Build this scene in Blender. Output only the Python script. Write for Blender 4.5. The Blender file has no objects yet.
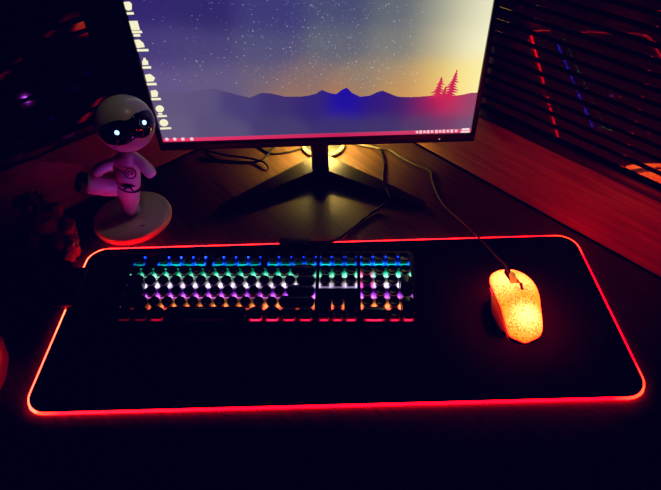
import bpy, bmesh, math, random
from mathutils import Vector, Matrix, noise
random.seed(7)
SC = bpy.context.scene
COL = SC.collection
PI = math.pi

# ------------------------------------------------------------------ camera
CAM = Vector((0.00639796, -0.50165996, 0.62856358))
ROT = (0.79990647, 0.0271815, -0.01404307)
FPX, PW, PH = 545.0, 661.0, 490.0
cd = bpy.data.cameras.new('camera')
cam = bpy.data.objects.new('camera', cd)
COL.objects.link(cam)
cam.location = CAM
cam.rotation_euler = ROT
cd.sensor_width = 36.0
cd.lens = FPX * 36.0 / PW
cd.clip_start = 0.01
SC.camera = cam
from mathutils import Euler
RM = Euler(ROT, 'XYZ').to_matrix()
CR, CU, CB = RM.col[0].copy(), RM.col[1].copy(), RM.col[2].copy()

def ray(u, v):
    return RM @ Vector(((u - PW/2)/FPX, -(v - PH/2)/FPX, -1.0))
def at_z(u, v, z=0.0):
    d = ray(u, v); return CAM + d*((z - CAM.z)/d.z)
def at_y(u, v, y):
    d = ray(u, v); return CAM + d*((y - CAM.y)/d.y)

# ------------------------------------------------------------------ materials
def lin(c):
    return tuple((x/255/12.92 if x/255 <= .04045 else ((x/255+.055)/1.055)**2.4) for x in c)
def mat(name, base=(.1,.1,.1), rough=.5, metal=0., emit=None, es=0., spec=.5, bump=0., bscale=200, coat=0., var=0.):
    m = bpy.data.materials.new(name); m.use_nodes = True
    nt = m.node_tree; b = nt.nodes['Principled BSDF']
    b.inputs['Base Color'].default_value = (*base, 1)
    b.inputs['Roughness'].default_value = rough
    b.inputs['Metallic'].default_value = metal
    b.inputs['Specular IOR Level'].default_value = spec
    b.inputs['Coat Weight'].default_value = coat
    if emit:
        b.inputs['Emission Color'].default_value = (*emit, 1)
        b.inputs['Emission Strength'].default_value = es
    if bump or var:
        tc = nt.nodes.new('ShaderNodeTexCoord')
        n = nt.nodes.new('ShaderNodeTexNoise'); n.inputs['Scale'].default_value = bscale
        n.inputs['Detail'].default_value = 4
        nt.links.new(tc.outputs['Object'], n.inputs['Vector'])
        if bump:
            bp = nt.nodes.new('ShaderNodeBump'); bp.inputs['Strength'].default_value = bump
            bp.inputs['Distance'].default_value = .001
            nt.links.new(n.outputs['Fac'], bp.inputs['Height']); nt.links.new(bp.outputs['Normal'], b.inputs['Normal'])
        if var:
            mx = nt.nodes.new('ShaderNodeMix'); mx.data_type = 'RGBA'
            mx.inputs[6].default_value = (*[x*(1-var) for x in base], 1); mx.inputs[7].default_value = (*[x*(1+var) for x in base], 1)
            nt.links.new(n.outputs['Fac'], mx.inputs[0]); nt.links.new(mx.outputs[2], b.inputs['Base Color'])
    return m
def mat_vcol_emit(name, strength=1.0):
    m = bpy.data.materials.new(name); m.use_nodes = True
    nt = m.node_tree; nt.nodes.clear()
    o = nt.nodes.new('ShaderNodeOutputMaterial'); e = nt.nodes.new('ShaderNodeEmission')
    a = nt.nodes.new('ShaderNodeAttribute'); a.attribute_name = 'glow'
    nt.links.new(a.outputs['Color'], e.inputs['Color']); e.inputs['Strength'].default_value = strength
    nt.links.new(e.outputs[0], o.inputs[0])
    return m
def wood(name, c1, c2, ang, scale=6.0, rough=.45, vertical=False):
    m = bpy.data.materials.new(name); m.use_nodes = True
    nt = m.node_tree; b = nt.nodes['Principled BSDF']
    tc = nt.nodes.new('ShaderNodeTexCoord')
    mp = nt.nodes.new('ShaderNodeMapping'); mp.inputs['Rotation'].default_value = (0, 0, ang)
    mp2 = nt.nodes.new('ShaderNodeMapping'); mp2.inputs['Scale'].default_value = (1.2, 26, 26)
    n = nt.nodes.new('ShaderNodeTexNoise'); n.inputs['Scale'].default_value = scale; n.inputs['Detail'].default_value = 8
    n.inputs['Roughness'].default_value = .62; n.inputs['Distortion'].default_value = .6
    r = nt.nodes.new('ShaderNodeValToRGB')
    r.color_ramp.elements[0].position = .34; r.color_ramp.elements[0].color = (*c1, 1)
    r.color_ramp.elements[1].position = .66; r.color_ramp.elements[1].color = (*c2, 1)
    bp = nt.nodes.new('ShaderNodeBump'); bp.inputs['Strength'].default_value = .15; bp.inputs['Distance'].default_value = .0006
    L = nt.links.new
    L(tc.outputs['Object'], mp.inputs['Vector']); L(mp.outputs[0], mp2.inputs['Vector']); L(mp2.outputs[0], n.inputs['Vector'])
    L(n.outputs['Fac'], r.inputs[0]); L(r.outputs[0], b.inputs['Base Color'])
    L(n.outputs['Fac'], bp.inputs['Height']); L(bp.outputs[0], b.inputs['Normal'])
    b.inputs['Roughness'].default_value = rough
    return m

# ------------------------------------------------------------------ object helpers
def link_mesh(name, bm, m, parent=None, smooth=True, origin=None, angle=28):
    bmesh.ops.recalc_face_normals(bm, faces=bm.faces[:])
    me = bpy.data.meshes.new(name)
    bm.to_mesh(me); bm.free()
    ms = m if isinstance(m, (list, tuple)) else [m]
    for x in ms: me.materials.append(x)
    if smooth:
        me.set_sharp_from_angle(angle=math.radians(angle))
        for p in me.polygons: p.use_smooth = True
    o = bpy.data.objects.new(name, me)
    COL.objects.link(o)
    off = Vector((0,0,0))
    if parent is not None:
        o.parent = parent
        off = -world_base(parent)
    elif origin is not None:
        off = -Vector(origin); o.location = origin
    if off.length: me.transform(Matrix.Translation(off))
    return o
def world_base(o):
    b = Vector(o.location)
    while o.parent is not None:
        o = o.parent; b += Vector(o.location)
    return b
def thing(name, label, cat, loc=(0,0,0), group=None):
    o = bpy.data.objects.new(name, None); COL.objects.link(o)
    o.empty_display_size = .02
    o.location = loc; o['label'] = label; o['category'] = cat
    if group: o['group'] = group
    return o
def tag(o, label, cat, group=None):
    o['label'] = label; o['category'] = cat
    if group: o['group'] = group
    return o
def structure(o): o['kind'] = 'structure'; return o

def add_box(bm, c, s, M=None, bev=0.0, seg=2):
    r = bmesh.ops.create_cube(bm, size=1.0)
    vs = r['verts']
    T = Matrix.Translation(c) @ Matrix.Diagonal((*s, 1))
    bmesh.ops.transform(bm, matrix=T, verts=vs)
    if bev:
        es = list({e for v in vs for e in v.link_edges})
        g = bmesh.ops.bevel(bm, geom=es, offset=bev, segments=seg, affect='EDGES', profile=.5)
        vs = list({v for f in g['faces'] for v in f.verts} | {v for v in vs if v.is_valid})
    if M is not None: bmesh.ops.transform(bm, matrix=M, verts=vs)
    return vs
def add_prism(bm, pts, z0, z1, bev=0.0, M=None, seg=2):
    vb = [bm.verts.new((x, y, z0)) for x, y in pts]
    vt = [bm.verts.new((x, y, z1)) for x, y in pts]
    n = len(pts)
    ft = bm.faces.new(vt); bm.faces.new(vb[::-1])
    for i in range(n): bm.faces.new((vb[i], vb[(i+1)%n], vt[(i+1)%n], vt[i]))
    vs = vb + vt
    if bev:
        es = list(ft.edges)
        g = bmesh.ops.bevel(bm, geom=es, offset=bev, segments=seg, affect='EDGES', profile=.5)
        vs = list({v for f in g['faces'] for v in f.verts} | {v for v in vs if v.is_valid})
    if M is not None: bmesh.ops.transform(bm, matrix=M, verts=vs)
    return vs
def add_lathe(bm, prof, seg=40, M=None):
    rings = []; vs = []
    for r, z in prof:
        if r < 1e-6: ring = [bm.verts.new((0,0,z))]
        else: ring = [bm.verts.new((r*math.cos(2*PI*i/seg), r*math.sin(2*PI*i/seg), z)) for i in range(seg)]
        rings.append(ring); vs += ring
    for a, b in zip(rings, rings[1:]):
        for i in range(seg):
            j = (i+1) % seg
            if len(a) == 1 and len(b) == 1: continue
            if len(a) == 1: bm.faces.new((a[0], b[j], b[i]))
            elif len(b) == 1: bm.faces.new((a[i], a[j], b[0]))
            else: bm.faces.new((a[i], a[j], b[j], b[i]))
    if M is not None: bmesh.ops.transform(bm, matrix=M, verts=vs)
    return vs
def spline(pts, n=8, closed=False):
    pts = [Vector(p) for p in pts]; out = []; N = len(pts)
    rng = range(N) if closed else range(N-1)
    for i in rng:
        if closed: p0, p1, p2, p3 = (pts[(i+k-1) % N] for k in range(4))
        else: p0, p1, p2, p3 = pts[max(i-1,0)], pts[i], pts[i+1], pts[min(i+2,N-1)]
        for k in range(n):
            t = k/n
            out.append(.5*((2*p1)+(p2-p0)*t+(2*p0-5*p1+4*p2-p3)*t*t+(3*p1-p0-3*p2+p3)*t**3))
    if not closed: out.append(pts[-1])
    return out
def add_tube(bm, pts, rad, seg=10, closed=False, caps=True):
    pts = [Vector(p) for p in pts]; N = len(pts)
    rr = rad if isinstance(rad, (list, tuple)) else [rad]*N
    rings = []; prev = None
    for i in range(N):
        if closed: t = pts[(i+1) % N] - pts[i-1]
        else: t = pts[min(i+1,N-1)] - pts[max(i-1,0)]
        t.normalize()
        if prev is None:
            a = Vector((0,0,1)) if abs(t.z) < .9 else Vector((1,0,0))
            u = a.cross(t).normalized()
        else:
            u = (prev - t*prev.dot(t)).normalized()
        prev = u; w = t.cross(u)
        rings.append([bm.verts.new(pts[i] + rr[i]*(u*math.cos(2*PI*k/seg)+w*math.sin(2*PI*k/seg))) for k in range(seg)])
    rng = range(N) if closed else range(N-1)
    for i in rng:
        a, b = rings[i], rings[(i+1) % N]
        for k in range(seg):
            bm.faces.new((a[k], a[(k+1) % seg], b[(k+1) % seg], b[k]))
    if caps and not closed:
        bm.faces.new(rings[0][::-1]); bm.faces.new(rings[-1])
    return rings
def add_uvsphere(bm, c, r, M=None, seg=24, ring=14):
    g = bmesh.ops.create_uvsphere(bm, u_segments=seg, v_segments=ring, radius=1.0)
    s = r if isinstance(r, (tuple, list)) else (r, r, r)
    T = Matrix.Translation(c) @ (M.to_4x4() if M is not None else Matrix.Identity(4)) @ Matrix.Diagonal((*s, 1))
    bmesh.ops.transform(bm, matrix=T, verts=g['verts'])
    return g['verts']
def rounded_rect(x0, y0, x1, y1, r, n=10):
    pts = []
    for cx, cy, a0 in ((x1-r, y1-r, 0), (x0+r, y1-r, 90), (x0+r, y0+r, 180), (x1-r, y0+r, 270)):
        for k in range(n+1):
            a = math.radians(a0 + 90*k/n); pts.append((cx+r*math.cos(a), cy+r*math.sin(a)))
    return pts
def glow_attr(o, fn):
    me = o.data
    a = me.color_attributes.new('glow', 'FLOAT_COLOR', 'POINT')
    base = world_base(o)
    for i, v in enumerate(me.vertices): a.data[i].color = (*fn(v.co + base), 1)
def skin_mesh(name, verts, edges, radii, m, parent, sub=2, root=0):
    """grow one continuous tapered body along connected edges"""
    me = bpy.data.meshes.new(name); base = world_base(parent)
    me.from_pydata([Vector(v)-base for v in verts], edges, [])
    o = bpy.data.objects.new(name, me); COL.objects.link(o)
    o.modifiers.new('skin', 'SKIN'); s = o.modifiers.new('sub', 'SUBSURF'); s.levels = sub; s.render_levels = sub
    for i, sv in enumerate(me.skin_vertices[0].data):
        r = radii[i]; sv.radius = r if isinstance(r, tuple) else (r, r)
        sv.use_root = (i == root)
    dg = bpy.context.evaluated_depsgraph_get(); dg.update()
    nm = bpy.data.meshes.new_from_object(o.evaluated_get(dg))
    o.modifiers.clear(); o.data = nm; nm.materials.clear(); nm.materials.append(m)
    for p in nm.polygons: p.use_smooth = True
    nm.name = name
    o.parent = parent
    return o

# ------------------------------------------------------------------ the room corner
AZR, CRT = math.radians(40.3), .4142     # right wall: outward normal and offset of the board face
AZL, CLT = math.radians(131.5), .505     # left wall
def wall_frame(az, c):
    """matrix: local x along the wall away from the corner, local y outward (behind), z up"""
    n = Vector((math.cos(az), math.sin(az), 0))
    return n, c
nR, _ = wall_frame(AZR, CRT); nL, _ = wall_frame(AZL, CLT)
det = nR.x*nL.y - nR.y*nL.x
CORNER = Vector(((CRT*nL.y - nR.y*CLT)/det, (nR.x*CLT - CRT*nL.x)/det, 0))
dR = Vector((nR.y, -nR.x, 0)); dL = Vector((-nL.y, nL.x, 0))   # along the walls, towards the viewer
def wallM(d, n):
    M = Matrix.Identity(4)
    M.col[0] = (*d, 0); M.col[1] = (*n, 0); M.col[2] = (0,0,1,0); M.col[3] = (*CORNER, 1)
    return M
MR, ML = wallM(dR, nR), wallM(dL, nL)
BOARD_H = .121

desk_wood = wood('dark wood desk', lin((50,33,31)), lin((86,58,52)), math.radians(52))
board_wood_lit = wood('reddish wood board lit right', lin((156,100,82)), lin((200,136,110)), AZR - PI/2 + PI, 5, .5)  # colour lightened in place of more light on the right board
board_wood_lit.node_tree.nodes['Mapping'].inputs['Rotation'].default_value = (0, 0, PI/2 - AZR)
board_wood_dim = wood('reddish wood board dimmed left', lin((124,66,60)), lin((158,88,80)), 0, 5, .5)  # same wood with a darker colour, so the left board looks less lit
board_wood_dim.node_tree.nodes['Mapping'].inputs['Rotation'].default_value = (0, 0, -(AZL - PI/2))
wall_mat = mat('dark plaster', (.05,.048,.055), .9, bump=.3, bscale=60, var=.2)
floor_mat = wood('dark floor boards', lin((30,22,20)), lin((48,36,30)), .3, 3, .6)
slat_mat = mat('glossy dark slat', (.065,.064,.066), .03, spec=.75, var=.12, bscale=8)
slat_mat_dim = mat('dimmed dark slat', (.030,.029,.033), .05, spec=.25, var=.12, bscale=8)  # darker, duller copy of the slat so the left blind looks less lit
back_mat = mat('blind recess', (.006,.006,.008), .8, var=.2)
rail_mat = mat('blind rail', (.015,.014,.018), .4, var=.2)

def build_wall(name, M, L=2.2):
    bm = bmesh.new()
    add_box(bm, (L/2 - .1, .10, .45), (L+.2, .06, 2.4), M)
    return structure(link_mesh(name, bm, wall_mat, smooth=False))
build_wall('wall_right', MR); build_wall('wall_left', ML)
bm = bmesh.new(); add_box(bm, (0, -.4, -.765), (5, 5, .03)); structure(link_mesh('floor', bm, floor_mat, smooth=False))
for nm, M, mt in (('trim_1', MR, board_wood_lit), ('trim_2', ML, board_wood_dim)):
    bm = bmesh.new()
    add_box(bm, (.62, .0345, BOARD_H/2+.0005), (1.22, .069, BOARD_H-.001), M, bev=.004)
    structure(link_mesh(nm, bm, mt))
SL_P, SL_H = .0178, .0125
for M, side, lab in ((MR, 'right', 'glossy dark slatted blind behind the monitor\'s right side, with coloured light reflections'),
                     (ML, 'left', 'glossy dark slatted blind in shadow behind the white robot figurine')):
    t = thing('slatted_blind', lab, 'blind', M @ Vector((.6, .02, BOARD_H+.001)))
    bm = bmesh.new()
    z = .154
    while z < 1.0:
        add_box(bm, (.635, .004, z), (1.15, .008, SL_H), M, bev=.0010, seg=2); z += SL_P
    link_mesh('slats', bm, slat_mat if side == 'right' else slat_mat_dim, t, smooth=False)
    bm = bmesh.new(); add_box(bm, (.635, .0105, .57), (1.15, .003, .88), M); link_mesh('backing', bm, back_mat, t, smooth=False)
    bm = bmesh.new(); add_box(bm, (.635, .006, .1305), (1.15, .014, .018), M, bev=.003); link_mesh('bottom_rail', bm, rail_mat, t)
    bm = bmesh.new(); add_box(bm, (.635, .015, 1.03), (1.15, .05, .05), M, bev=.004); link_mesh('head_rail', bm, rail_mat, t)

# ------------------------------------------------------------------ desk
desk = thing('corner_desk', 'dark brown wood-grain corner desk that carries the monitor and the glowing mat', 'desk', (0, 0, -.75))
pts = [CORNER.xy, (CORNER + dR*1.25).xy, (.50, -.42), (-.52, -.42), (CORNER + dL*1.25).xy]
bm = bmesh.new(); add_prism(bm, [tuple(p) for p in pts][::-1], -.028, 0.0, bev=.002)
link_mesh('desktop', bm, desk_wood, desk)
leg_mat = mat('black desk leg', (.01,.01,.011), .5, var=.2)
for x, y in ((.56,-.28), (-.62,-.26), (.42,-.36), (-.46,-.36), (-.016,.54)):
    bm = bmesh.new(); add_box(bm, (x, y, -.389), (.05, .05, .722), bev=.004); link_mesh('leg', bm, leg_mat, desk)

# ------------------------------------------------------------------ lighted mat
PZ = .004
mat_t = thing('mouse_mat', 'long black desk mat with a glowing red edge under keyboard and mouse', 'mouse mat', (0,0,0))
cloth = mat('black mat cloth', (.026,.020,.024), .8, spec=.12, bump=.25, bscale=2500, var=.15)
outline = rounded_rect(-.3975, -.1475, .3975, .1475, .028)
bm = bmesh.new(); add_prism(bm, outline, .0004, PZ, bev=.0006); link_mesh('mat_surface', bm, cloth, mat_t)
outl = rounded_rect(-.3990, -.1490, .3990, .1490, .030, 12)
path = []
for i in range(len(outl)):
    a, b = Vector(outl[i]), Vector(outl[(i+1) % len(outl)])
    n = max(1, int((b-a).length/.02))
    for k in range(n): path.append((*(a.lerp(b, k/n)), .0026))
bm = bmesh.new(); add_tube(bm, path, [.0019 if q[1] < -.14 else .0013 for q in path], 10, closed=True)
strip = link_mesh('light_strip', bm, mat_vcol_emit('glowing mat edge', 1.0), mat_t)
def mixc(a, b, t):
    t = max(0, min(1, t)); return tuple(x+(y-x)*t for x, y in zip(a, b))
def strip_col(p):
    RED = (11., .010, .060)
    MID = (12., .035, .085)
    HOT = (16., .80, .38)
    SAL = (14., .12, .17)
    CRI = (9., .010, .065)
    if p.x < -.38:
        c = HOT if p.y > -.02 else mixc(SAL, HOT, .6)
        return (c[0]*(1.9 if p.y > .08 else 1.2), c[1], c[2])
    if p.x > .385: c = CRI
    elif p.y > .14:
        c = mixc(SAL, MID, (p.x+.25)/.6)
        if p.x < -.15: c = (c[0]*(1 + .9*min(1, (-.15-p.x)/.15)), c[1], c[2])
    elif p.y < -.14: c = mixc(MID, RED, (p.x+.38)/.25)
    else: c = RED
    dc = math.hypot(abs(p.x)-.385, abs(p.y)-.135)
    hot = (14., .30, .09)
    return mixc(hot, c, dc/.035)
glow_attr(strip, strip_col)
bm = bmesh.new()
c0 = at_z(66, 291, .008)
Mb = Matrix.Translation((-.399, .0585, 0))
add_box(bm, (-.012, 0, .0085), (.058, .078, .0165), Mb, bev=.005, seg=3)
add_box(bm, (.006, 0, .017), (.016, .016, .0016), Mb, bev=.0006)
ctl_mat = mat('black control box', (.006,.006,.007), .45, var=.2)
link_mesh('control_box', bm, ctl_mat, mat_t)
bm = bmesh.new()
add_tube(bm, spline([(-.436,.064,.006), (-.485,.075,.0035), (-.53,.15,.0028), (-.545,.23,.0028), (-.50,.30,.0028)], 8), .0022, 8)
cable_mat = mat('black cable', (.006,.006,.007), .6, spec=.15, var=.2)
link_mesh('power_cable', bm, cable_mat, mat_t)

# ------------------------------------------------------------------ keyboard
KX, KY, KZ = -.3125, -.0125, .0135
KROT, KTILT = math.radians(-2.1), math.radians(6.0)
U = .01905
MK = Matrix.Translation((KX, KY, KZ)) @ Matrix.Rotation(KROT, 4, 'Z') @ Matrix.Rotation(KTILT, 4, 'X')
kb = thing('keyboard', 'black full-size mechanical keyboard with round keys and rainbow backlight', 'keyboard', tuple(MK @ Vector((.214, .055, -.0095))))
kb_black = mat('keyboard black metal', (.012,.012,.014), .42, metal=.3, bump=.1, bscale=900)
plate_mat = mat('key plate', (.035,.035,.04), .4, metal=.2, var=.2)
cap_mat = mat('glossy black keycap', (.006,.006,.008), .16, spec=.6, coat=.4)
cap_top = mat('keycap inset', (.004,.004,.005), .35)
KW, KD = 22.5*U, 6.25*U
bm = bmesh.new()
add_prism(bm, rounded_rect(-.007, -.009, KW+.007, KD+.011, .006, 5), -.008, -.001, bev=.0018, M=MK)
link_mesh('case', bm, kb_black, kb)
bm = bmesh.new(); add_prism(bm, rounded_rect(-.001, -.001, KW+.001, KD+.001, .002, 3), -.0012, 0.0, M=MK)
link_mesh('key_plate', bm, plate_mat, kb)
for xx in (.05, KW-.05):       # flip-out feet at the back
    bm = bmesh.new()
    p = MK @ Vector((xx, KD+.002, -.007))
    add_box(bm, (p.x, p.y, (p.z+PZ)/2), (.022, .007, max(.004, p.z-PZ+.001)), bev=.001)
    link_mesh('foot', bm, kb_black, kb)
# layout: (x in units, width, row) rows counted from the bottom, y of row centre in units
ROWY = [.5, 1.5, 2.5, 3.5, 4.5, 5.72]
keys = []
def row(r, x, ws):
    for w in ws:
        if w < 0: x += -w
        else: keys.append((x, w, r, 1)); x += w
row(5, 0, [1, -1, 1,1,1,1, -.5, 1,1,1,1, -.5, 1,1,1,1, -.25, 1,1,1, -.25, 1,1,1,1])
row(4, 0, [1]*13 + [2, -.25, 1,1,1, -.25, 1,1,1,1])
row(3, 0, [1.5] + [1]*12 + [1.5, -.25, 1,1,1, -.25, 1,1,1])
row(2, 0, [1.75] + [1]*11 + [2.25, -3.5, 1,1,1])
row(1, 0, [2.25] + [1]*10 + [2.75, -1.25, 1, -1.25, 1,1,1])
row(0, 0, [1.25,1.25,1.25,6.25,1.25,1.25,1.25,1.25, -.25, 1,1,1, -.25, 2,1])
keys.append((21.5, 1, 2, 2)); keys.append((21.5, 1, 0, 2))
def cap_round(bm, cx, cy, M):
    z0 = .0056; R = .0079
    prof = [(0, z0), (R*.96, z0), (R, z0+.0006), (R*.97, z0+.0048), (R*.90, z0+.0056), (R*.84, z0+.0054), (R*.80, z0+.0047), (R*.5, z0+.0042), (0, z0+.0040)]
    add_lathe(bm, prof, 28, M @ Matrix.Translation((cx, cy, 0)))
def cap_wide(bm, cx, cy, w, h, M):
    z0 = .0056; R = .0079
    hx, hy = w*U/2 - .0009, h*U/2 - .0009
    pts = rounded_rect(cx-hx, cy-hy, cx+hx, cy+hy, min(R*.98, hx, hy)-.0001, 8)
    add_prism(bm, pts, z0, z0+.0054, bev=.0012, M=M)
    pts = rounded_rect(cx-hx+.0026, cy-hy+.0026, cx+hx-.0026, cy+hy-.0026, min(R*.66, hx-.003, hy-.003), 8)
    add_prism(bm, pts, z0+.0050, z0+.0058, bev=.0003, M=M)
ROWC = [(1.0,.015,.08), (1.0,.30,.06), (.36,.04,1.0), (.85,.78,.86), (.01,.80,.46), (.008,.045,1.0)]
ROWS = [1.6, 1.7, 1.6, 1.35, 1.6, 2.4]
glow_mat = mat_vcol_emit('key backlight', 1.0)
proto = None; sw_me = None
for (x, w, r, h) in keys:
    cx = (x + w/2)*U; cy = ROWY[r]*U
    if h == 2: cy += .5*U
    bm = bmesh.new()
    if w == 1 and h == 1:
        if proto is None:
            cap_round(bm, 0, 0, Matrix.Identity(4))
            me = bpy.data.meshes.new('round_keycap'); bmesh.ops.recalc_face_normals(bm, faces=bm.faces[:]); bm.to_mesh(me)
            me.materials.append(cap_mat)
            me.set_sharp_from_angle(angle=math.radians(35))
            for p in me.polygons: p.use_smooth = True
            proto = me
        bm.free()
        o = bpy.data.objects.new('round_keycap', proto); COL.objects.link(o); o.parent = kb
    else:
        cap_wide(bm, 0, 0, w, h, Matrix.Identity(4))
        nm = 'space_bar' if w > 6 else 'wide_keycap' if h == 1 else 'tall_keycap'
        me = bpy.data.meshes.new(nm); bmesh.ops.recalc_face_normals(bm, faces=bm.faces[:]); bm.to_mesh(me); bm.free()
        me.materials.append(cap_mat); me.set_sharp_from_angle(angle=math.radians(28))
        for p in me.polygons: p.use_smooth = True
        o = bpy.data.objects.new(nm, me); COL.objects.link(o); o.parent = kb
    o.location = (MK @ Vector((cx, cy, 0))) - Vector(kb.location)
    o.rotation_euler = MK.to_euler()
    # dark switch housing and the coloured light spilling round it
    bm = bmesh.new(); add_prism(bm, rounded_rect(-.0060, -.0060, .0060, .0060, .0012, 2), .0004, .0052)
    if w == 1 and h == 1 and sw_me is not None: me = sw_me; bm.free()
    else:
        me = bpy.data.meshes.new('switch'); bmesh.ops.recalc_face_normals(bm, faces=bm.faces[:]); bm.to_mesh(me); bm.free(); me.materials.append(kb_black)
        if w == 1 and h == 1: sw_me = me
    ob = bpy.data.objects.new('switch', me); COL.objects.link(ob); ob.parent = o
    k = random.uniform(.45, 1.3)
    if x < 2.3 and w > 1: k *= .25
    if x < 1: k *= .5
    if w > 6: k *= .02
    if r == 0 and w > 1 and x < 5: k *= .6
    if 13.4 < x < 18 and r in (1, 3): k *= .7
    c = ROWC[r]
    if 17.9 < x < 18.8 and r in (3, 4): c = (1., .08, .35)
    bm = bmesh.new(); lay = bm.verts.layers.float_color.new('glow')
    hw = w*U/2 - .0002; hh = (.5*U if h == 1 else U) - .0002; nx = max(8, int(w*8)); ny = 8*h; G = []
    for a in range(nx+1):
        G.append([])
        for b in range(ny+1):
            v = bm.verts.new((-hw + 2*hw*a/nx, -hh + 2*hh*b/ny, .0003)); G[-1].append(v)
            ex = (hw - abs(v.co.x))/.0030; ey = (v.co.y + hh - .0055)/.0048; es = (v.co.y + hh - .0030)/.0022
            if r == 0: g = .02 + (1.0 if x < 9 else 1.8)*math.exp(-es*es)*math.exp(-(v.co.x/(hw*.72))**4)
            elif r == 5:
                ey = (v.co.y + hh - .0030)/.0040
                g = .03 + (7. if x < 9.5 else 4.5)*math.exp(-((hh - v.co.y)/.0030)**2)*math.exp(-(v.co.x/(hw*.80))**8) + .55*math.exp(-ex*ex)*math.exp(-ey*ey) + .60*math.exp(-es*es)
            else: g = .04 + (1.6 if r > 2 else .8)*math.exp(-((hh - v.co.y)/.0028)**2)*math.exp(-(v.co.x/(hw*.55))**6) + 1.7*math.exp(-ex*ex)*math.exp(-ey*ey) + .55*math.exp(-es*es)
            cc = c
            south = math.exp(-((v.co.y + hh - .0020)/.0042)**2)
            if r == 5: south *= math.exp(-(v.co.x/(hw*.70))**4)
            if r > 0: cc = mixc(c, ROWC[r-1], south*(.85 if r == 5 else .7 if r == 1 else .4))
            if r == 0: g *= math.exp(-(v.co.x/(hw*.70))**6)
            g *= k*ROWS[r]
            v[lay] = (*[q*g for q in cc], 1)
    for a in range(nx):
        for b in range(ny): bm.faces.new((G[a][b], G[a+1][b], G[a+1][b+1], G[a][b+1]))
    me = bpy.data.meshes.new('key_light'); bmesh.ops.recalc_face_normals(bm, faces=bm.faces[:]); bm.to_mesh(me); bm.free()
    me.materials.append(glow_mat)
    ob = bpy.data.objects.new('key_light', me); COL.objects.link(ob); ob.parent = o
# lead: strain relief at the back, cable running to the monitor
bm = bmesh.new()
hb = at_z(295, 243, .008)
add_box(bm, (0, 0, 0), (.052, .020, .0075), Matrix.Translation((hb.x, hb.y, .0088)) @ Matrix.Rotation(-.03, 4, 'Z'), bev=.003, seg=3)
add_tube(bm, spline([MK @ Vector((.262, KD+.006, -.005)), (hb.x-.006, hb.y-.03, .0075), (hb.x-.002, hb.y, .0088)], 6), .0024, 8)
link_mesh('cable_bead', bm, ctl_mat, kb)
q = [(333.6,241,.0075), (350,230,.0030), (366,217,.0030), (377,209.5,.0045), (385.5,203.5,.0125), (390,197.5,.0155), (387,191,.0145), (384,184.5,.006), (383,178,.0032), (384,164.5,.0030), (381,152,.0030), (376,146,.0030), (360,138,.0030)]
pp = [Vector((hb.x+.02, hb.y, .0088))] + [at_z(*a) for a in q]
bm = bmesh.new(); add_tube(bm, spline(pp, 8), .0021, 8); link_mesh('cable', bm, cable_mat, kb)

# ------------------------------------------------------------------ mouse
MO = Vector((.2645, -.0045, PZ)); MA = math.radians(-3.5)
MM = Matrix.Translation(MO) @ Matrix.Rotation(MA, 4, 'Z')
mouse = thing('computer_mouse', 'glowing yellow-orange mouse with a crackled shell on the mat\'s right side', 'computer mouse', tuple(MO))
def shell_mat():
    m = bpy.data.materials.new('glowing crackled shell'); m.use_nodes = True
    nt = m.node_tree; b = nt.nodes['Principled BSDF']; L = nt.links.new
    tc = nt.nodes.new('ShaderNodeTexCoord')
    vo = nt.nodes.new('ShaderNodeTexVoronoi'); vo.feature = 'DISTANCE_TO_EDGE'; vo.inputs['Scale'].default_value = 240
    L(tc.outputs['Object'], vo.inputs['Vector'])
    r = nt.nodes.new('ShaderNodeValToRGB'); r.color_ramp.elements[0].position = .0; r.color_ramp.elements[1].position = .16
    r.color_ramp.elements[0].color = (.30,.24,.18,1); r.color_ramp.elements[1].color = (1,1,1,1)
    L(vo.outputs['Distance'], r.inputs[0])
    at = nt.nodes.new('ShaderNodeAttribute'); at.attribute_name = 'glow'
    mx = nt.nodes.new('ShaderNodeMix'); mx.data_type = 'RGBA'; mx.blend_type = 'MULTIPLY'; mx.inputs[0].default_value = 1
    L(at.outputs['Color'], mx.inputs[6]); L(r.outputs[0], mx.inputs[7])
    L(mx.outputs[2], b.inputs['Emission Color']); b.inputs['Emission Strength'].default_value = 1.0
    b.inputs['Base Color'].default_value = (.25,.12,.04,1); b.inputs['Roughness'].default_value = .3
    return m
shell = shell_mat()
# half-widths along the mouse: (y, left x, right x, top height, rim height)
SEC = [(-.0660, -.0050, .0000, .0140, .0115), (-.0620, -.0110, .0070, .0185, .0110), (-.0560, -.0200, .0175, .0250, .0105), (-.048, -.0222, .0235, .0315, .0105),
       (-.034, -.0230, .0258, .0370, .0105), (-.018, -.0238, .0275, .0392, .011), (-.004, -.0250, .0295, .0388, .0125), (.010, -.0275, .0310, .0365, .0135), (.022, -.0302, .0315, .0335, .0135)]
BUT = [(.0225, -.0303, .0315, .0333, .0135), (.034, -.0320, .0302, .0300, .013), (.045, -.0322, .0270, .0262, .0125), (.054, -.0290, .0215, .0235, .012), (.0595, -.0215, .0140, .0220, .0115)]
def section(s, t0, t1, n):
    y, xl, xr, zt, zr = s; out = []
    for k in range(n+1):
        t = t0 + (t1-t0)*k/n           # -1 .. 1 across
        cx, hw = (xl+xr)/2, (xr-xl)/2
        a = t*PI/2
        x = cx + hw*math.sin(a)*(1 if True else 1)
        z = zr + (zt-zr)*(abs(math.cos(a))**.62)
        out.append(Vector((x, y, z)))
    return out
def loft(bm, secs, t0, t1, n):
    R = [[bm.verts.new(MM @ p) for p in section(s, t0, t1, n)] for s in secs]
    for a, b in zip(R, R[1:]):
        for i in range(n): bm.faces.new((a[i], a[i+1], b[i+1], b[i]))
    return R
def refine(secs, n=3):
    P = spline([Vector(s[:3]) for s in secs], n); Q = spline([Vector((s[3], s[4], 0)) for s in secs], n)
    return [(a.x, a.y, a.z, b.x, b.y) for a, b in zip(P, Q)]
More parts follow.
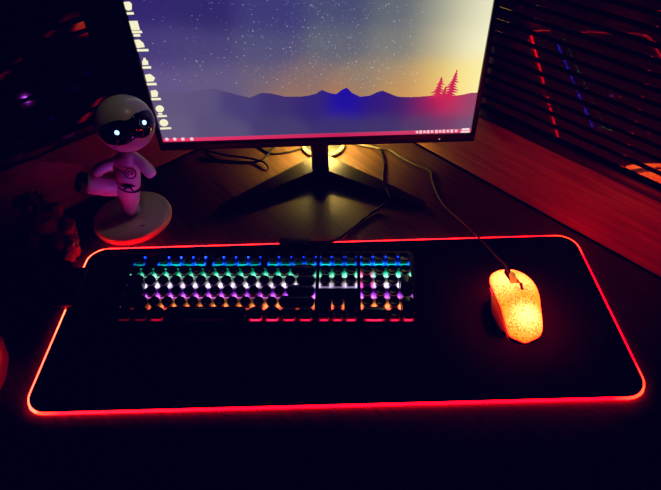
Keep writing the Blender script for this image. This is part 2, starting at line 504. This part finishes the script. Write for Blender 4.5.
def mouse_glow(p):
    l = MM.inverted() @ Vector(p)
    d = math.hypot((l.x-.001)/.0165, (l.y+.036)/.0155)
    core = math.exp(-d*d*1.0)
    d2 = math.hypot((l.x+.014)/.017, (l.y-.034)/.024); front = math.exp(-d2*d2*.9)
    d3 = math.hypot((l.x-.016)/.012, (l.y-.030)/.024); fr2 = math.exp(-d3*d3*.9)
    w = min(1, core*1.2 + front*.9 + fr2*.42)
    edge = max(0, min(1, (.0200 - l.z)/.0085))
    c = mixc((15., .50, .014), (20., 2.4, .60), w)
    return mixc(c, (14., .16, .03), edge*.92)
bm = bmesh.new(); loft(bm, refine(SEC), -1, 1, 26)
bmesh.ops.contextual_create(bm, geom=[e for e in bm.edges if e.is_boundary and all((MM.inverted() @ v.co).y < -.0655 for v in e.verts)])
o = link_mesh('top_shell', bm, shell, mouse, angle=70); glow_attr(o, mouse_glow)
sm = o.modifiers.new('thick', 'SOLIDIFY'); sm.thickness = .0012; sm.offset = -1
for nm, a, b in (('left_button', -1, -.20), ('right_button', .13, 1)):
    bm = bmesh.new(); loft(bm, refine(BUT), a, b, 14)
    o = link_mesh(nm, bm, shell, mouse, angle=70); glow_attr(o, mouse_glow)
    sm = o.modifiers.new('thick', 'SOLIDIFY'); sm.thickness = .002; sm.offset = -1
dark_plastic = mat('dark mouse plastic', (.02,.012,.012), .4, var=.2)
bm = bmesh.new()
lo = [(y, xl*.93+0.0006, xr*.93, zr) for (y, xl, xr, zt, zr) in refine(SEC[1:]) + refine(BUT[:-1])]
pl = [(xl, y) for y, xl, xr, zr in lo] + [(xr, y) for y, xl, xr, zr in lo[::-1]]
add_prism(bm, pl[::-1], .0007, .0122, M=MM)
add_prism(bm, [(.010,-.004),(.010,.052),(-.012,.052),(-.012,-.004)], .012, .0225, M=MM)
link_mesh('base', bm, dark_plastic, mouse)
bm = bmesh.new()   # side wing with thumb buttons
add_prism(bm, [(-.0365,.018),(-.0385,-.012),(-.0355,-.042),(-.025,-.052),(-.024,.020)][::1], .002, .0118, bev=.002, M=MM)
link_mesh('side_grip', bm, dark_plastic, mouse)
bm = bmesh.new(); add_prism(bm, [(x*1.0, y) for x, y in pl][::-1], .0002, .0022, M=MM @ Matrix.Diagonal((1.0, .985, 1, 1)))
link_mesh('underglow_ring', bm, mat('red underglow', (.3,.02,.02), .5, emit=(1., .008, .03), es=9.), mouse, smooth=False)
bm = bmesh.new(); add_lathe(bm, [(0,-.0035),(.009,-.0035),(.011,-.002),(.011,.002),(.009,.0035),(0,.0035)], 24, MM @ Matrix.Translation((-.0015,.040,.0215)) @ Matrix.Rotation(PI/2, 4, 'Y'))
wheel_mat = mat('amber scroll wheel', (.25,.10,.03), .4, emit=(1.,.28,.05), es=.45)
link_mesh('scroll_wheel', bm, wheel_mat, mouse)
bm = bmesh.new(); add_box(bm, (.0030, .0125, .0372), (.0044, .0135, .0022), MM @ Matrix.Translation((0,0,0)), bev=.0008)
dpi_mat = mat('dark red button', (.06,.008,.008), .4, emit=(.6,.01,.02), es=.25)
link_mesh('mode_button', bm, dpi_mat, mouse)
q = [(497,257,.0065), (478,237,.0066), (462,222,.0026), (443,204,.0024), (433,183.6,.0024), (430,171,.0024), (415,164.5,.0024), (399,156,.0024), (389.5,150,.0024), (375,147.5,.0068), (345,142,.0024)]
pp = [MM @ Vector((-.002, .048, .010)), at_z(506, 266, .009)] + [at_z(*a) for a in q]
braid = mat('braided grey cable', (.15,.135,.14), .65, bump=.6, bscale=3000, var=.25)
bm = bmesh.new(); add_tube(bm, spline(pp, 8), .0018, 8); link_mesh('cable', bm, braid, mouse)

# ------------------------------------------------------------------ monitor
MY = .302
mon = thing('monitor', 'black wide-screen monitor showing a starry mountain sunset on a V-shaped stand', 'monitor', (-.017, .345, 0))
black = mat('black monitor plastic', (.009,.009,.011), .42, spec=.4, var=.15)
SX0, SX1, SZ0, SZ1 = -.2855, .2445, .1075, .4060
bm = bmesh.new()      # bezel with an opening
def frame_face(bm):
    y0, y1 = MY-.003, MY+.012
    add_box(bm, ((SX0+SX1)/2, (y0+y1)/2, SZ0-.0080), (SX1-SX0+.016, y1-y0, .0155), bev=.0015)
    add_box(bm, ((SX0+SX1)/2, (y0+y1)/2, SZ1+.004), (SX1-SX0+.016, y1-y0, .008), bev=.0015)
    add_box(bm, (SX0-.0042, (y0+y1)/2, (SZ0+SZ1)/2), (.008, y1-y0, SZ1-SZ0+.004), bev=.0012)
    add_box(bm, (SX1+.0042, (y0+y1)/2, (SZ0+SZ1)/2), (.008, y1-y0, SZ1-SZ0+.004), bev=.0012)
frame_face(bm); link_mesh('bezel', bm, black, mon)
bm = bmesh.new()
add_box(bm, ((SX0+SX1)/2, MY+.015, (SZ0+SZ1)/2-.002), (SX1-SX0+.014, .012, SZ1-SZ0+.016), bev=.003)
add_box(bm, ((SX0+SX1)/2, MY+.030, .25), (.30, .026, .17), bev=.010, seg=3)
link_mesh('back_shell', bm, black, mon)
bm = bmesh.new(); add_box(bm, (.2015-.01, MY-.0033, SZ0-.0088), (.0018, .0008, .0018), bev=.0003)
led = mat('pale indicator light', (.5,.5,.5), .4, emit=(.8,.75,.7), es=.7); link_mesh('power_light', bm, led, mon)

# --- picture on the screen: colours of the wallpaper at chosen places of the panel
def sxy(u, v):
    p = at_y(u, v, MY); return p.x, p.z
SKY = [((135,5),(52,40,112)), ((200,10),(50,42,108)), ((270,15),(62,58,122)), ((340,8),(72,76,118)), ((400,10),(96,102,118)), ((440,12),(140,142,136)), ((465,8),(200,196,168)), ((488,8),(244,240,206)),
       ((150,50),(72,60,124)), ((200,50),(74,66,122)), ((270,50),(82,80,124)), ((340,45),(98,100,120)), ((400,45),(122,122,124)), ((440,45),(170,160,136)), ((465,40),(230,224,184)), ((484,45),(252,248,214)),
       ((160,85),(98,84,138)), ((210,82),(100,88,132)), ((270,82),(106,94,122)), ((310,82),(124,106,114)), ((360,80),(140,124,114)), ((400,78),(164,142,114)), ((435,75),(214,176,108)), ((462,72),(248,222,140)), ((478,74),(255,244,170)),
       ((165,115),(92,80,124)), ((210,115),(92,82,124)), ((290,95),(160,116,92)), ((340,95),(176,122,84)), ((400,93),(204,142,78)), ((430,92),(232,172,104)), ((455,90),(248,206,110)), ((468,88),(255,232,110)), ((479,88),(255,252,214))]
GND = [((170,100),(96,84,128)), ((200,100),(92,80,126)), ((240,105),(72,62,120)), ((280,105),(64,50,114)), ((310,105),(54,40,118)), ((345,105),(36,24,164)), ((375,105),(48,30,128)), ((400,105),(66,36,110)), ((425,105),(122,36,96)), ((445,100),(214,36,86)), ((462,104),(176,50,98)), ((474,104),(130,80,116)),
       ((170,128),(100,88,128)), ((220,128),(88,78,122)), ((280,128),(70,60,112)), ((340,126),(62,50,112)), ((380,126),(66,52,108)), ((420,126),(84,58,106)), ((445,124),(120,56,104)), ((468,126),(112,84,122))]
def blend(tbl, sig):
    T = [(sxy(*q), lin(c)) for q, c in tbl]
    def f(x, z):
        W = 0; a = [0,0,0]
        for (px, pz), c in T:
            d2 = ((x-px)**2 + ((z-pz)*1.3)**2)/sig**2
            w = math.exp(-d2) + 1e-7/(d2+.01)
            W += w
            for k in range(3): a[k] += w*c[k]
        return tuple(q/W for q in a)
    return f
fsky, fgnd = blend(SKY, .038), blend(GND, .028)
screen_mat = mat_vcol_emit('lit screen picture', 1.0)
def grid_sheet(x0, x1, nx, zlo, zhi, nz, y, fn):
    """sheet between two height curves, coloured by fn"""
    bm = bmesh.new(); lay = bm.verts.layers.float_color.new('glow'); V = []
    for i in range(nx+1):
        x = x0 + (x1-x0)*i/nx; a, b = zlo(x), zhi(x); V.append([])
        for j in range(nz+1):
            z = a + (b-a)*j/nz
            v = bm.verts.new((x, y, z)); v[lay] = (*fn(x, z), 1); V[-1].append(v)
    for i in range(nx):
        for j in range(nz): bm.faces.new((V[i][j], V[i+1][j], V[i+1][j+1], V[i][j+1]))
    return bm
TB = .1145
bm = grid_sheet(SX0, SX1, 90, lambda x: SZ0, lambda x: SZ1, 56, MY+.0015, fsky)
screen = link_mesh('screen', bm, screen_mat, mon, smooth=False)
RIDGE = [(160,92),(180,94),(200,91),(212,89),(222,91),(240,96),(250,98),(262,93),(272,94),(285,97),(293,97),(300,97),(308,96),(316,94),(322,90),(328,93),(336,94.5),(344,89),(347,88),(352,93),(360,97),(370,96),(378,92),(383,91),(390,94),(398,97),(410,97.5),(420,97),(432,96),(444,95.5),(456,96),(465,94.5),(472,93),(482,93)]
RX = [(sxy(u, v)) for u, v in RIDGE]
def ridge(x):
    if x <= RX[0][0]: return RX[0][1]
    for (a, za), (b, zb) in zip(RX, RX[1:]):
        if x <= b: return za + (zb-za)*(x-a)/(b-a) + .0007*noise.noise(Vector((x*260, 0, 3))) + .0004*noise.noise(Vector((x*800, 5, 3)))
    return RX[-1][1]
bm = grid_sheet(SX0, SX1, 200, lambda x: TB, ridge, 14, MY+.0011, fgnd)
link_mesh('mountain_picture', bm, screen_mat, screen, smooth=False)
# trees
bm = bmesh.new(); lay = bm.verts.layers.float_color.new('glow')
def tri(bm, P, y, col):
    vs = [bm.verts.new((p[0], y, p[1])) for p in P]
    for v in vs: v[lay] = (*col, 1)
    bm.faces.new(vs)
def fir(u, vb, vt, w, lean):
    x0, zb = sxy(u, vb); zt = sxy(u, vt)[1]; H = zt-zb; col = lin((204,40,88))
    tri(bm, [(x0-.0016, zb-.003), (x0+.0016, zb-.003), (x0+lean+.0003, zt), (x0+lean-.0003, zt)], MY+.0009, col)
    n = max(5, int(H/.0042))
    for k in range(n):
        f = (k+.3)/n; z = zb + H*f; ww = w*(1-f)**.75; xx = x0 + lean*f; h = H/n
        for sg in (-1, 1):
            l = ww*rt_.uniform(.65, 1.15)
            tri(bm, [(xx, z-h*.1), (xx+sg*l, z-h*rt_.uniform(0, .35)), (xx+sg*l*.55, z+h*.45), (xx, z+h*1.15)], MY+.0009-k*1e-6-sg*2e-7, col)
rt_ = random.Random(12)
fir(436.5, 98.5, 78, .0175, .005); fir(449, 98.5, 70.5, .0165, .007); fir(443.5, 98.5, 87, .011, .002)
link_mesh('tree_picture', bm, screen_mat, screen, smooth=False)
# stars
bm = bmesh.new(); lay = bm.verts.layers.float_color.new('glow')
rs = random.Random(3)
for k in range(2800):
    x = rs.uniform(SX0+.02, SX1-.01); z = rs.uniform(.17, SZ1)
    fx = (x-SX0)/(SX1-SX0)
    if z < ridge(x)+.012 or rs.random() > (.22 + .95*math.exp(-((fx-.56)/.22)**2)): continue
    if fx > .82: continue
    s = rs.choice([.00028,.00033,.0004,.0004,.0005,.00065]); b = rs.uniform(.25, .9)*(1.15 if s > .0004 else .85)
    c = fsky(x, z); c = tuple(q + b*t for q, t in zip(c, (.80,.82,.80)))
    tri(bm, [(x-s, z), (x, z-s), (x+s, z), (x, z+s)], MY+.0008, c)
for u, v in ((237,57),(245,43),(197,62),(200,66),(202,70),(196,61),(203,62),(236,83),(244,56)):
    x, z = sxy(u, v); s = .0007
    tri(bm, [(x-s, z), (x, z-s), (x+s, z), (x, z+s)], MY+.0008, (.75,.72,.7))
link_mesh('star_picture', bm, screen_mat, screen, smooth=False)
# taskbar
bm = grid_sheet(SX0, SX1, 30, lambda x: SZ0, lambda x: TB, 1, MY+.0008, lambda x, z: mixc(lin((232,58,112)), lin((196,36,92)), (x-SX0)/.3) if x < 0.02 else mixc(lin((196,36,92)), lin((226,70,122)), (x-.02)/.24))
taskbar = link_mesh('taskbar', bm, screen_mat, screen, smooth=False)
def icon_bm(polys, col, y):
    bm = bmesh.new(); l = bm.verts.layers.float_color.new('glow')
    for P in polys:
        vs = [bm.verts.new((*[sxy(*q)[0]], y, sxy(*q)[1])) for q in P]
        for v in vs: v[l] = (*col, 1)
        bm.faces.new(vs)
    return bm
CREAM = lin((246,240,204))
def s6(c, x0=90, y0=0, s=6.61): return [(x0+a/s, y0+b/s) for a, b in c]
def blob(cx, cy, rx, ry, n=14): return [(cx+rx*math.cos(2*PI*k/n)+.1*ry*math.sin(2*PI*k/n), cy+ry*math.sin(2*PI*k/n)) for k in range(n)]
icons = [
 [s6([(217,20),(230,13),(262,12),(276,28),(275,66),(250,72),(235,62)]), s6([(240,82),(286,80),(291,97),(243,99)])],
 [s6([(250,140),(313,138),(330,200),(265,202)]), s6([(262,205),(342,204),(346,220),(266,222)]), s6([(285,226),(330,225),(333,243),(288,244)])],
 [s6([(292,265),(325,262),(352,285),(362,312),(310,320)]), s6([(298,326),(384,324),(388,340),(300,342)])],
 [s6([(350,385),(366,383),(372,400),(382,402),(386,430),(346,432),(344,402),(352,400)]), s6([(345,440),(402,438),(405,454),(348,456)])],
 [[(144.7,75),(150,74),(155,78),(153.5,81.5),(146.5,82)], [(146.5,83.2),(156.2,83),(156.8,85.4),(147,85.6)]],
 [[(150.5,91),(155.5,90),(158,92.5),(157.5,97),(151.5,97.3)], [(151,98.2),(160.5,98),(161,100.3),(151.6,100.5)]],
 [blob(159.7,109,4.2,3.6), [(158,113.2),(162,113.2),(162.4,115),(158.3,115)], [(157,115.6),(166.5,115.2),(167,117),(157.4,117.4)]],
 [blob(163.8,123,4.4,3.6), [(160,127.8),(171,127.3),(171.4,129.2),(160.4,129.8)]],
]
for P in icons: link_mesh('desktop_icon', icon_bm(P, CREAM, MY+.0006), screen_mat, screen, smooth=False)
for cx in (166.8, 174.7, 182.8, 191.7):
    link_mesh('taskbar_icon', icon_bm([blob(cx, 139.4 - (cx-166)*.012, 1.9, 1.6, 10)], lin((250,206,222)), MY+.0005), screen_mat, screen, smooth=False)
for k, cx in enumerate((417.3, 420.9, 424.7, 428.3, 432.2, 436.6, 440.3, 444, 448, 452, 456.3)):
    yy = 132.2 - (cx-417)*.030; h = 1.2 + .35*(k % 2)
    link_mesh('tray_icon', icon_bm([[(cx-1.3, yy-h), (cx+1.2, yy-h), (cx+1.0, yy+h), (cx-1.5, yy+h)]], lin((252,196,214)), MY+.0005), screen_mat, screen, smooth=False)
link_mesh('clock_text', icon_bm([[(462,128.6),(469.5,128.2),(469.3,130.1),(461.8,130.4)], [(461,131),(469.8,130.8),(469.6,132.6),(460.6,132.8)]], lin((254,220,226)), MY+.0005), screen_mat, screen, smooth=False)
# stand
satin = mat('satin black stand', (.030,.029,.032), .33, metal=.4, bump=.05, bscale=800)
bm = bmesh.new(); add_prism(bm, [(-.033,.330),(-.029,.322),(-.005,.322),(-.001,.330),(-.003,.362),(-.031,.362)][::-1], .0006, .24, bev=.002)
link_mesh('column', bm, black, mon)
def vleg(pts_top, sgn):
    bm = bmesh.new()
    # (x, y, z_bottom, z_top) at inner-back, inner-front, tip-front, tip-back
    B = [bm.verts.new((x, y, .0006)) for x, y, h in pts_top]; T = [bm.verts.new((x, y, h)) for x, y, h in pts_top]
    bm.faces.new(T); bm.faces.new(B[::-1]); n = len(B)
    for i in range(n): bm.faces.new((B[i], B[(i+1)%n], T[(i+1)%n], T[i]))
    bmesh.ops.bevel(bm, geom=bm.edges[:], offset=.0018, segments=2, affect='EDGES')
    return bm
def leg_pts(tip, sgn):
    cx = -.017
    ib, if_ = Vector((cx+sgn*.012, .375)), Vector((cx+sgn*.010, .322))
    tb, tf = Vector((tip[0]+.002*sgn, tip[1]+.008)), Vector((tip[0]-.006*sgn, tip[1]-.003))
    mb, mf = ib.lerp(tb, .5), if_.lerp(tf, .5)
    return [(*ib, .022), (*if_, .022), (*mf, .0155), (*tf, .0085), (*tb, .0085), (*mb, .0155)]
link_mesh('stand_leg', vleg(leg_pts((-.200,.236), -1), -1), satin, mon)
link_mesh('stand_leg', vleg(leg_pts((.168,.232), 1), 1), satin, mon)

# ------------------------------------------------------------------ lamp behind the monitor
lamp = thing('desk_lamp', 'small lamp with a round white-rimmed base glowing yellow behind the monitor stand', 'lamp', (-.012, .432, 0))
LP = Vector((-.012, .432, 0))
white_mat = mat('white lamp enamel', (.20,.19,.18), .35, var=.08)
bm = bmesh.new(); add_lathe(bm, [(0,.0006),(.042,.0006),(.0435,.003),(.0435,.007),(.041,.009),(.037,.0092),(.036,.0085)], 48, Matrix.Translation(LP)); link_mesh('base', bm, white_mat, lamp)
bm = bmesh.new(); add_lathe(bm, [(.0362,.0080),(.0362,.0098),(.020,.011),(0,.011)], 48, Matrix.Translation(LP)); link_mesh('base_cover', bm, black, lamp)
bm = bmesh.new(); add_tube(bm, spline([LP+Vector((0,0,.010)), LP+Vector((0,.012,.06)), LP+Vector((0,.012,.112))], 6), .005, 12); link_mesh('stem', bm, black, lamp)
bm = bmesh.new(); add_lathe(bm, [(.0,.130),(.012,.129),(.030,.117),(.044,.090),(.049,.058),(.0475,.058),(.042,.090),(.029,.114),(.012,.126),(.0,.127)], 40, Matrix.Translation(LP)); link_mesh('shade', bm, mat('self-lit lamp shade', (.62,.58,.45), .5, emit=(1.,.94,.92), es=2.0), lamp)  # shade emits a pale glow of its own, added to brighten the slats
bm = bmesh.new(); add_uvsphere(bm, LP+Vector((0,-.006,.098)), .010)
link_mesh('bulb', bm, mat('warm bulb', (.8,.7,.4), .4, emit=(1.,.60,.10), es=6.), lamp)
ld = bpy.data.lights.new('lamp_light', 'POINT'); ld.energy = 5.5; ld.color = (1., .66, .10); ld.shadow_soft_size = .02
lo_ = bpy.data.objects.new('lamp_light', ld); COL.objects.link(lo_); lo_.parent = lamp; lo_.location = (0, -.006, .084)

# loose cables on the desk behind the stand
for P, lab in (([(205,150),(224.5,155),(245,157.5),(261,161),(267,165),(268.5,169)], 'upper of two thin black cables lying on the desk left of the stand'),
               ([(200,158),(224,161),(245,162),(258,161.2),(267.6,155),(273,148),(279,142)], 'lower of two thin black cables left of the stand, looping up under the monitor'),
               ([(255,143),(261,148.4),(272,153.6),(288,152),(301.6,148.4),(306,146.6)], 'short black cable sagging in the yellow light beside the lamp base')):
    z = .0024 if 'upper' not in lab else .0066
    bm = bmesh.new(); pts = spline([at_z(u, v, z if i not in (0, 5) or 'upper' not in lab else .0024) for i, (u, v) in enumerate(P)], 8)
    add_tube(bm, pts, .0021, 8)
    tag(link_mesh('cable', bm, cable_mat, origin=pts[0]), lab, 'cable')

# ------------------------------------------------------------------ robot figurine
FY = .22
FB = Vector((-.346, .222, 0))
fig = thing('robot_figurine', 'white robot figurine kicking one leg, black visor, on a round white base', 'figurine', tuple(FB))
white = mat('white plastic', (.66,.64,.63), .32, spec=.45, coat=.15, var=.04)
dark = mat('black glossy visor', (.006,.006,.010), .12, spec=.6, coat=.5)
soft_black = mat('black paint', (.01,.01,.012), .45, var=.2)
bm = bmesh.new(); add_lathe(bm, [(0,.0006),(.062,.0006),(.0655,.003),(.067,.008),(.0655,.0135),(.061,.0165),(.058,.017),(0,.0172)], 72, Matrix.Translation(FB)); link_mesh('base', bm, white, fig)
def F(u, v, dy=0): return at_y(u, v, FY+dy)
V = [F(129.5,186,0), F(129,177,-.002), F(128.5,167,-.002), F(127,157,0), F(125.5,149,0),            # pelvis .. neck
     F(129,193,0), F(130,202,.002), F(131,211.5,.004), F(141,208.5,.004),                     # standing leg + toe
     F(119,188.5,-.006), F(107,186.5,-.014), F(95,184.5,-.022), F(83,182.5,-.028),                       # kicking leg
     F(135,158,0), F(143,164,-.008), F(149,171,-.014), F(154,177.5,-.018),                           # right-hand arm in picture
     F(118,160.5,0), F(109,165,-.012), F(99,168.5,-.024), F(94,176,-.030)]                       # left-hand arm
E = [(0,1),(1,2),(2,3),(3,4),(0,5),(5,6),(6,7),(7,8),(0,9),(9,10),(10,11),(11,12),(3,13),(13,14),(14,15),(15,16),(3,17),(17,18),(18,19),(19,20)]
Rr = [.0200,.0205,.0200,.0160,.0100, .0190,.0175,.0170,.0105, .0190,.0180,.0175,.0195, .0105,.0100,.0105,.0095, .0105,.0098,.0100,.0095]
skin_mesh('body', V, E, Rr, white, fig, sub=2)
# black sole on the kicking foot
ax = (V[12]-V[11]).normalized()
bm = bmesh.new()
Ms = Matrix.Translation(V[12]+ax*.000) @ ax.to_track_quat('Z', 'Y').to_matrix().to_4x4()
add_lathe(bm, [(0,-.004),(.0140,-.004),(.0165,-.001),(.0168,.005),(.0140,.009),(0,.009)], 28, Ms); link_mesh('shoe_sole', bm, soft_black, fig)
# head
HC = at_y(125, 123.5, FY-.004); HR = .0432
head = None
bm = bmesh.new(); add_uvsphere(bm, HC, (HR*1.0, HR*.98, HR*.98), seg=48, ring=28); head = link_mesh('head', bm, white, fig)
tc_ = (CAM-HC).normalized()
rt = (CR - tc_*CR.dot(tc_)).normalized(); upv = tc_.cross(rt)
Fw = (tc_*.955 + rt*.17 - upv*.12).normalized()
Rt = (rt*.95 + upv*.33); Rt = (Rt - Fw*Rt.dot(Fw)).normalized(); Up = Fw.cross(Rt)
def on_head(az, el, k=1.0):
    d = Fw*(math.cos(el)*math.cos(az)) + Rt*(math.cos(el)*math.sin(az)) + Up*math.sin(el)
    return HC + d*HR*k
bm = bmesh.new()       # visor: two rounded eye lobes joined by a narrower bridge
NA, NE = 56, 16; rows = []
A0 = math.radians(72)
for i in range(NA+1):
    s = -1 + 2*i/NA; az = s*A0
    lobe = math.sqrt(max(0, 1-abs(s)**3.2)); dip = .14*math.exp(-(s/.20)**2)
    top = math.radians(21)*lobe*(1-dip*2.2) + math.radians(0); bot = -math.radians(31)*lobe*(1-dip*1.6) + math.radians(0)
    rows.append([bm.verts.new(on_head(az, bot+(top-bot)*j/NE, 1.012 + .022*math.sin(PI*j/NE)*lobe)) for j in range(NE+1)])
for a, b in zip(rows, rows[1:]):
    for j in range(NE):
        try: bm.faces.new((a[j], b[j], b[j+1], a[j+1]))
        except ValueError: pass
bmesh.ops.remove_doubles(bm, verts=bm.verts[:], dist=1e-5)
visor = link_mesh('visor', bm, dark, head, angle=80)
visor.modifiers.new('thick', 'SOLIDIFY').thickness = .0012
ringm = mat('eye lens', (.008,.008,.02), .1, spec=.6)
eye_l = mat('blue-white eye light', (.2,.4,1.), .3, emit=(.28,.50,1.0), es=3.2)
for sgn in (-1, 1):
    c = on_head(sgn*math.radians(27), math.radians(-1), 1.034); nrm = (c-HC).normalized()
    Mq = Matrix.Translation(c) @ nrm.to_track_quat('Z', 'Y').to_matrix().to_4x4()
    bm = bmesh.new(); add_lathe(bm, [(0,-.001),(.0105,-.001),(.0108,.0008),(.0095,.0016),(.008,.0008),(0,.0006)], 28, Mq); e = link_mesh('eye', bm, ringm, visor if False else head)
    bm = bmesh.new(); add_lathe(bm, [(0,.0006),(.0034,.0006),(.0028,.0020),(0,.0026)], 16, Mq); link_mesh('eye_light', bm, eye_l, head)
c = on_head(math.radians(8), math.radians(-8), 1.036)
bm = bmesh.new(); add_uvsphere(bm, c, .0009, seg=10, ring=6); link_mesh('indicator_light', bm, mat('tiny red light', (.4,.02,.02), .4, emit=(1.,.03,.04), es=.5), head)
# chest emblem: black ring with a curl inside, set on the chest towards the viewer
cc = at_y(131, 173, FY-.002)
tcv = (CAM-cc).normalized(); rr = (CR - tcv*CR.dot(tcv)).normalized(); uu = tcv.cross(rr)
ec = at_y(130.5, 173.5, FY-.024)
bm = bmesh.new()
ec = ec
add_tube(bm, [ec + (rr*math.cos(2*PI*k/28) + uu*math.sin(2*PI*k/28))*.0080 for k in range(28)], .0010, 6, closed=True)
add_tube(bm, spline([ec + rr*a + uu*b for a, b in ((-.003,-.004),(-.004,.001),(-.001,.0042),(.003,.0032),(.0038,0),(.001,-.001),(-.001,.001))], 4), .0009, 6)
link_mesh('chest_emblem', bm, soft_black, fig)
# belt with knot
bm = bmesh.new()
W0, W1 = V[0], V[1]; axis = (W1-W0).normalized()
wc = W0.lerp(W1, .35)
e1 = (rr - axis*rr.dot(axis)).normalized(); e2 = axis.cross(e1)
ringp = [wc + (e1*math.cos(2*PI*k/32)*.0205 + e2*math.sin(2*PI*k/32)*.0205) + axis*(-.004*math.cos(2*PI*k/32)) for k in range(32)]
add_tube(bm, ringp, .0022, 8, closed=True)
link_mesh('belt', bm, soft_black, fig)
kn = at_y(128.5, 186.5, FY-.024)
bm = bmesh.new(); add_uvsphere(bm, kn, (.0042,.003,.0034), seg=12, ring=8)
for dx, dz in ((-.008,-.007), (.007,-.008), (-.011,.001), (.010,.000)):
    add_tube(bm, [kn, kn + rr*dx*.5 + uu*(dz*.4+.001), kn + rr*dx + uu*dz], [.0016,.002,.0008], 6)
link_mesh('belt_knot', bm, soft_black, fig)
# two small dark holes printed on the base
bm = bmesh.new()
for u, v in ((140.5,226),(143.5,225.5)):
    p = at_z(u, v, .0172); add_lathe(bm, [(0,.0000),(.0017,.0000),(.0014,.0004),(0,.0005)], 12, Matrix.Translation(p))
link_mesh('base_marking', bm, soft_black, fig)

# ------------------------------------------------------------------ dark lumpy ornament at the left
oc = Vector((-.452, .150, 0))
orn = thing('ornament', 'dark lumpy ornament with red-lit folds at the mat\'s rear left corner', 'ornament', tuple(oc))
om = mat('dark brown resin', (.17,.07,.065), .5, bump=.8, bscale=160, var=.4)
bm = bmesh.new()
for c, r in (((0,.004,.026),(.036,.030,.028)), ((-.004,.010,.062),(.027,.025,.026)), ((-.020,.014,.092),(.019,.018,.016)), ((.030,-.010,.020),(.013,.013,.019)), ((.028,.004,.050),(.013,.012,.015)), ((.020,-.022,.012),(.014,.012,.012)), ((-.028,-.012,.030),(.016,.016,.028)), ((.018,.012,.080),(.011,.010,.011))):
    add_uvsphere(bm, oc+Vector(c), r, seg=28, ring=18)
for v in bm.verts:
    n = noise.noise(v.co*60)*.006 + noise.noise(v.co*140)*.003
    v.co += (v.co-oc-Vector((0,0,.04))).normalized()*n
    if v.co.z < .0008: v.co.z = .0008
body = link_mesh('figure_body', bm, om, orn)
bm = bmesh.new()
for k in range(16):
    a = k*.7; b = oc + Vector((-.016+.014*math.cos(a), .014+.014*math.sin(a), .094))
    add_tube(bm, [b, b+Vector((.006*math.cos(a), .006*math.sin(a), .006)), b+Vector((.013*math.cos(a), .012*math.sin(a), .003-.008*random.random()))], [.004,.003,.0006], 6)
link_mesh('tuft', bm, om, orn)

# ------------------------------------------------------------------ rounded red cup cut by the left frame edge
kc = Vector((-.498, -.108, 0))
cup = thing('jar', 'rounded dark red jar cut off by the left edge of the picture', 'jar', tuple(kc))
cm = mat('dark red glaze', (.20,.015,.02), .4, coat=.2, var=.1)
bm = bmesh.new()
add_lathe(bm, [(0,.0006),(.044,.0006),(.048,.004),(.057,.022),(.061,.045),(.059,.066),(.051,.084),(.042,.091),(.039,.093),(.036,.091),(.036,.080),(0,.078)], 56, Matrix.Translation(kc) @ Matrix.Scale(1.25, 4)); link_mesh('pot', bm, cm, cup)
bm = bmesh.new(); add_lathe(bm, [(0,.0935),(.041,.0935),(.042,.096),(.036,.101),(.010,.104),(.009,.110),(.007,.114),(0,.115)], 40, Matrix.Translation(kc) @ Matrix.Scale(1.25, 4)); link_mesh('lid', bm, cm, cup)

# ------------------------------------------------------------------ added fill spots and dim night world
def add_fill(name, kind, loc, to, energy, col, **kw):
    l = bpy.data.lights.new(name, kind); l.energy = energy; l.color = col
    for k, v in kw.items(): setattr(l, k, v)
    o = bpy.data.objects.new(name, l); COL.objects.link(o); o.location = loc
    o.rotation_euler = (Vector(to)-Vector(loc)).to_track_quat('-Z', 'Y').to_euler(); return o
add_fill('red_fill_spot', 'SPOT', (-.25, .02, .75), (.46, .15, .02), 1.6, (1., .008, .16), spot_size=math.radians(42), spot_blend=1.0, shadow_soft_size=.05)  # added unseen spot that reddens the right board
add_fill('violet_fill_spot', 'SPOT', (-.17, .03, .045), (-.33, .22, .12), .50, (.55, .08, 1.), spot_size=math.radians(52), spot_blend=1.0, shadow_soft_size=.004)  # added violet fill aimed at the figurine, separate from the key lights
add_fill('warm_fill_spot', 'SPOT', (.05, .12, 1.0), (-.33, .22, .15), 1.5, (1., .80, .66), spot_size=math.radians(13), spot_blend=1.0, shadow_soft_size=.03)  # added warm fill from above, only to brighten the figurine
w = bpy.data.worlds.new('night'); SC.world = w; w.use_nodes = True
bgn = w.node_tree.nodes['Background']; bgn.inputs[0].default_value = (.012, .010, .05, 1); bgn.inputs[1].default_value = .10
SC.cycles.use_denoising = True
SC.cycles.max_bounces = 8
SC.view_settings.view_transform = 'Standard'
SC.view_settings.look = 'None'
SC.view_settings.use_curve_mapping = True
cmv = SC.view_settings.curve_mapping
def tone(c, pts):
    cv = cmv.curves[c]
    cv.points[0].location = pts[0]; cv.points[1].location = pts[-1]
    for p in pts[1:-1]: cv.points.new(*p)
for c in (0, 1): tone(c, [(0, .0002), (.004, .0010), (.012, .0085), (.03, .029), (1, 1)])
tone(2, [(0, .0088), (.012, .0130), (.04, .040), (1, 1)])
cmv.update()
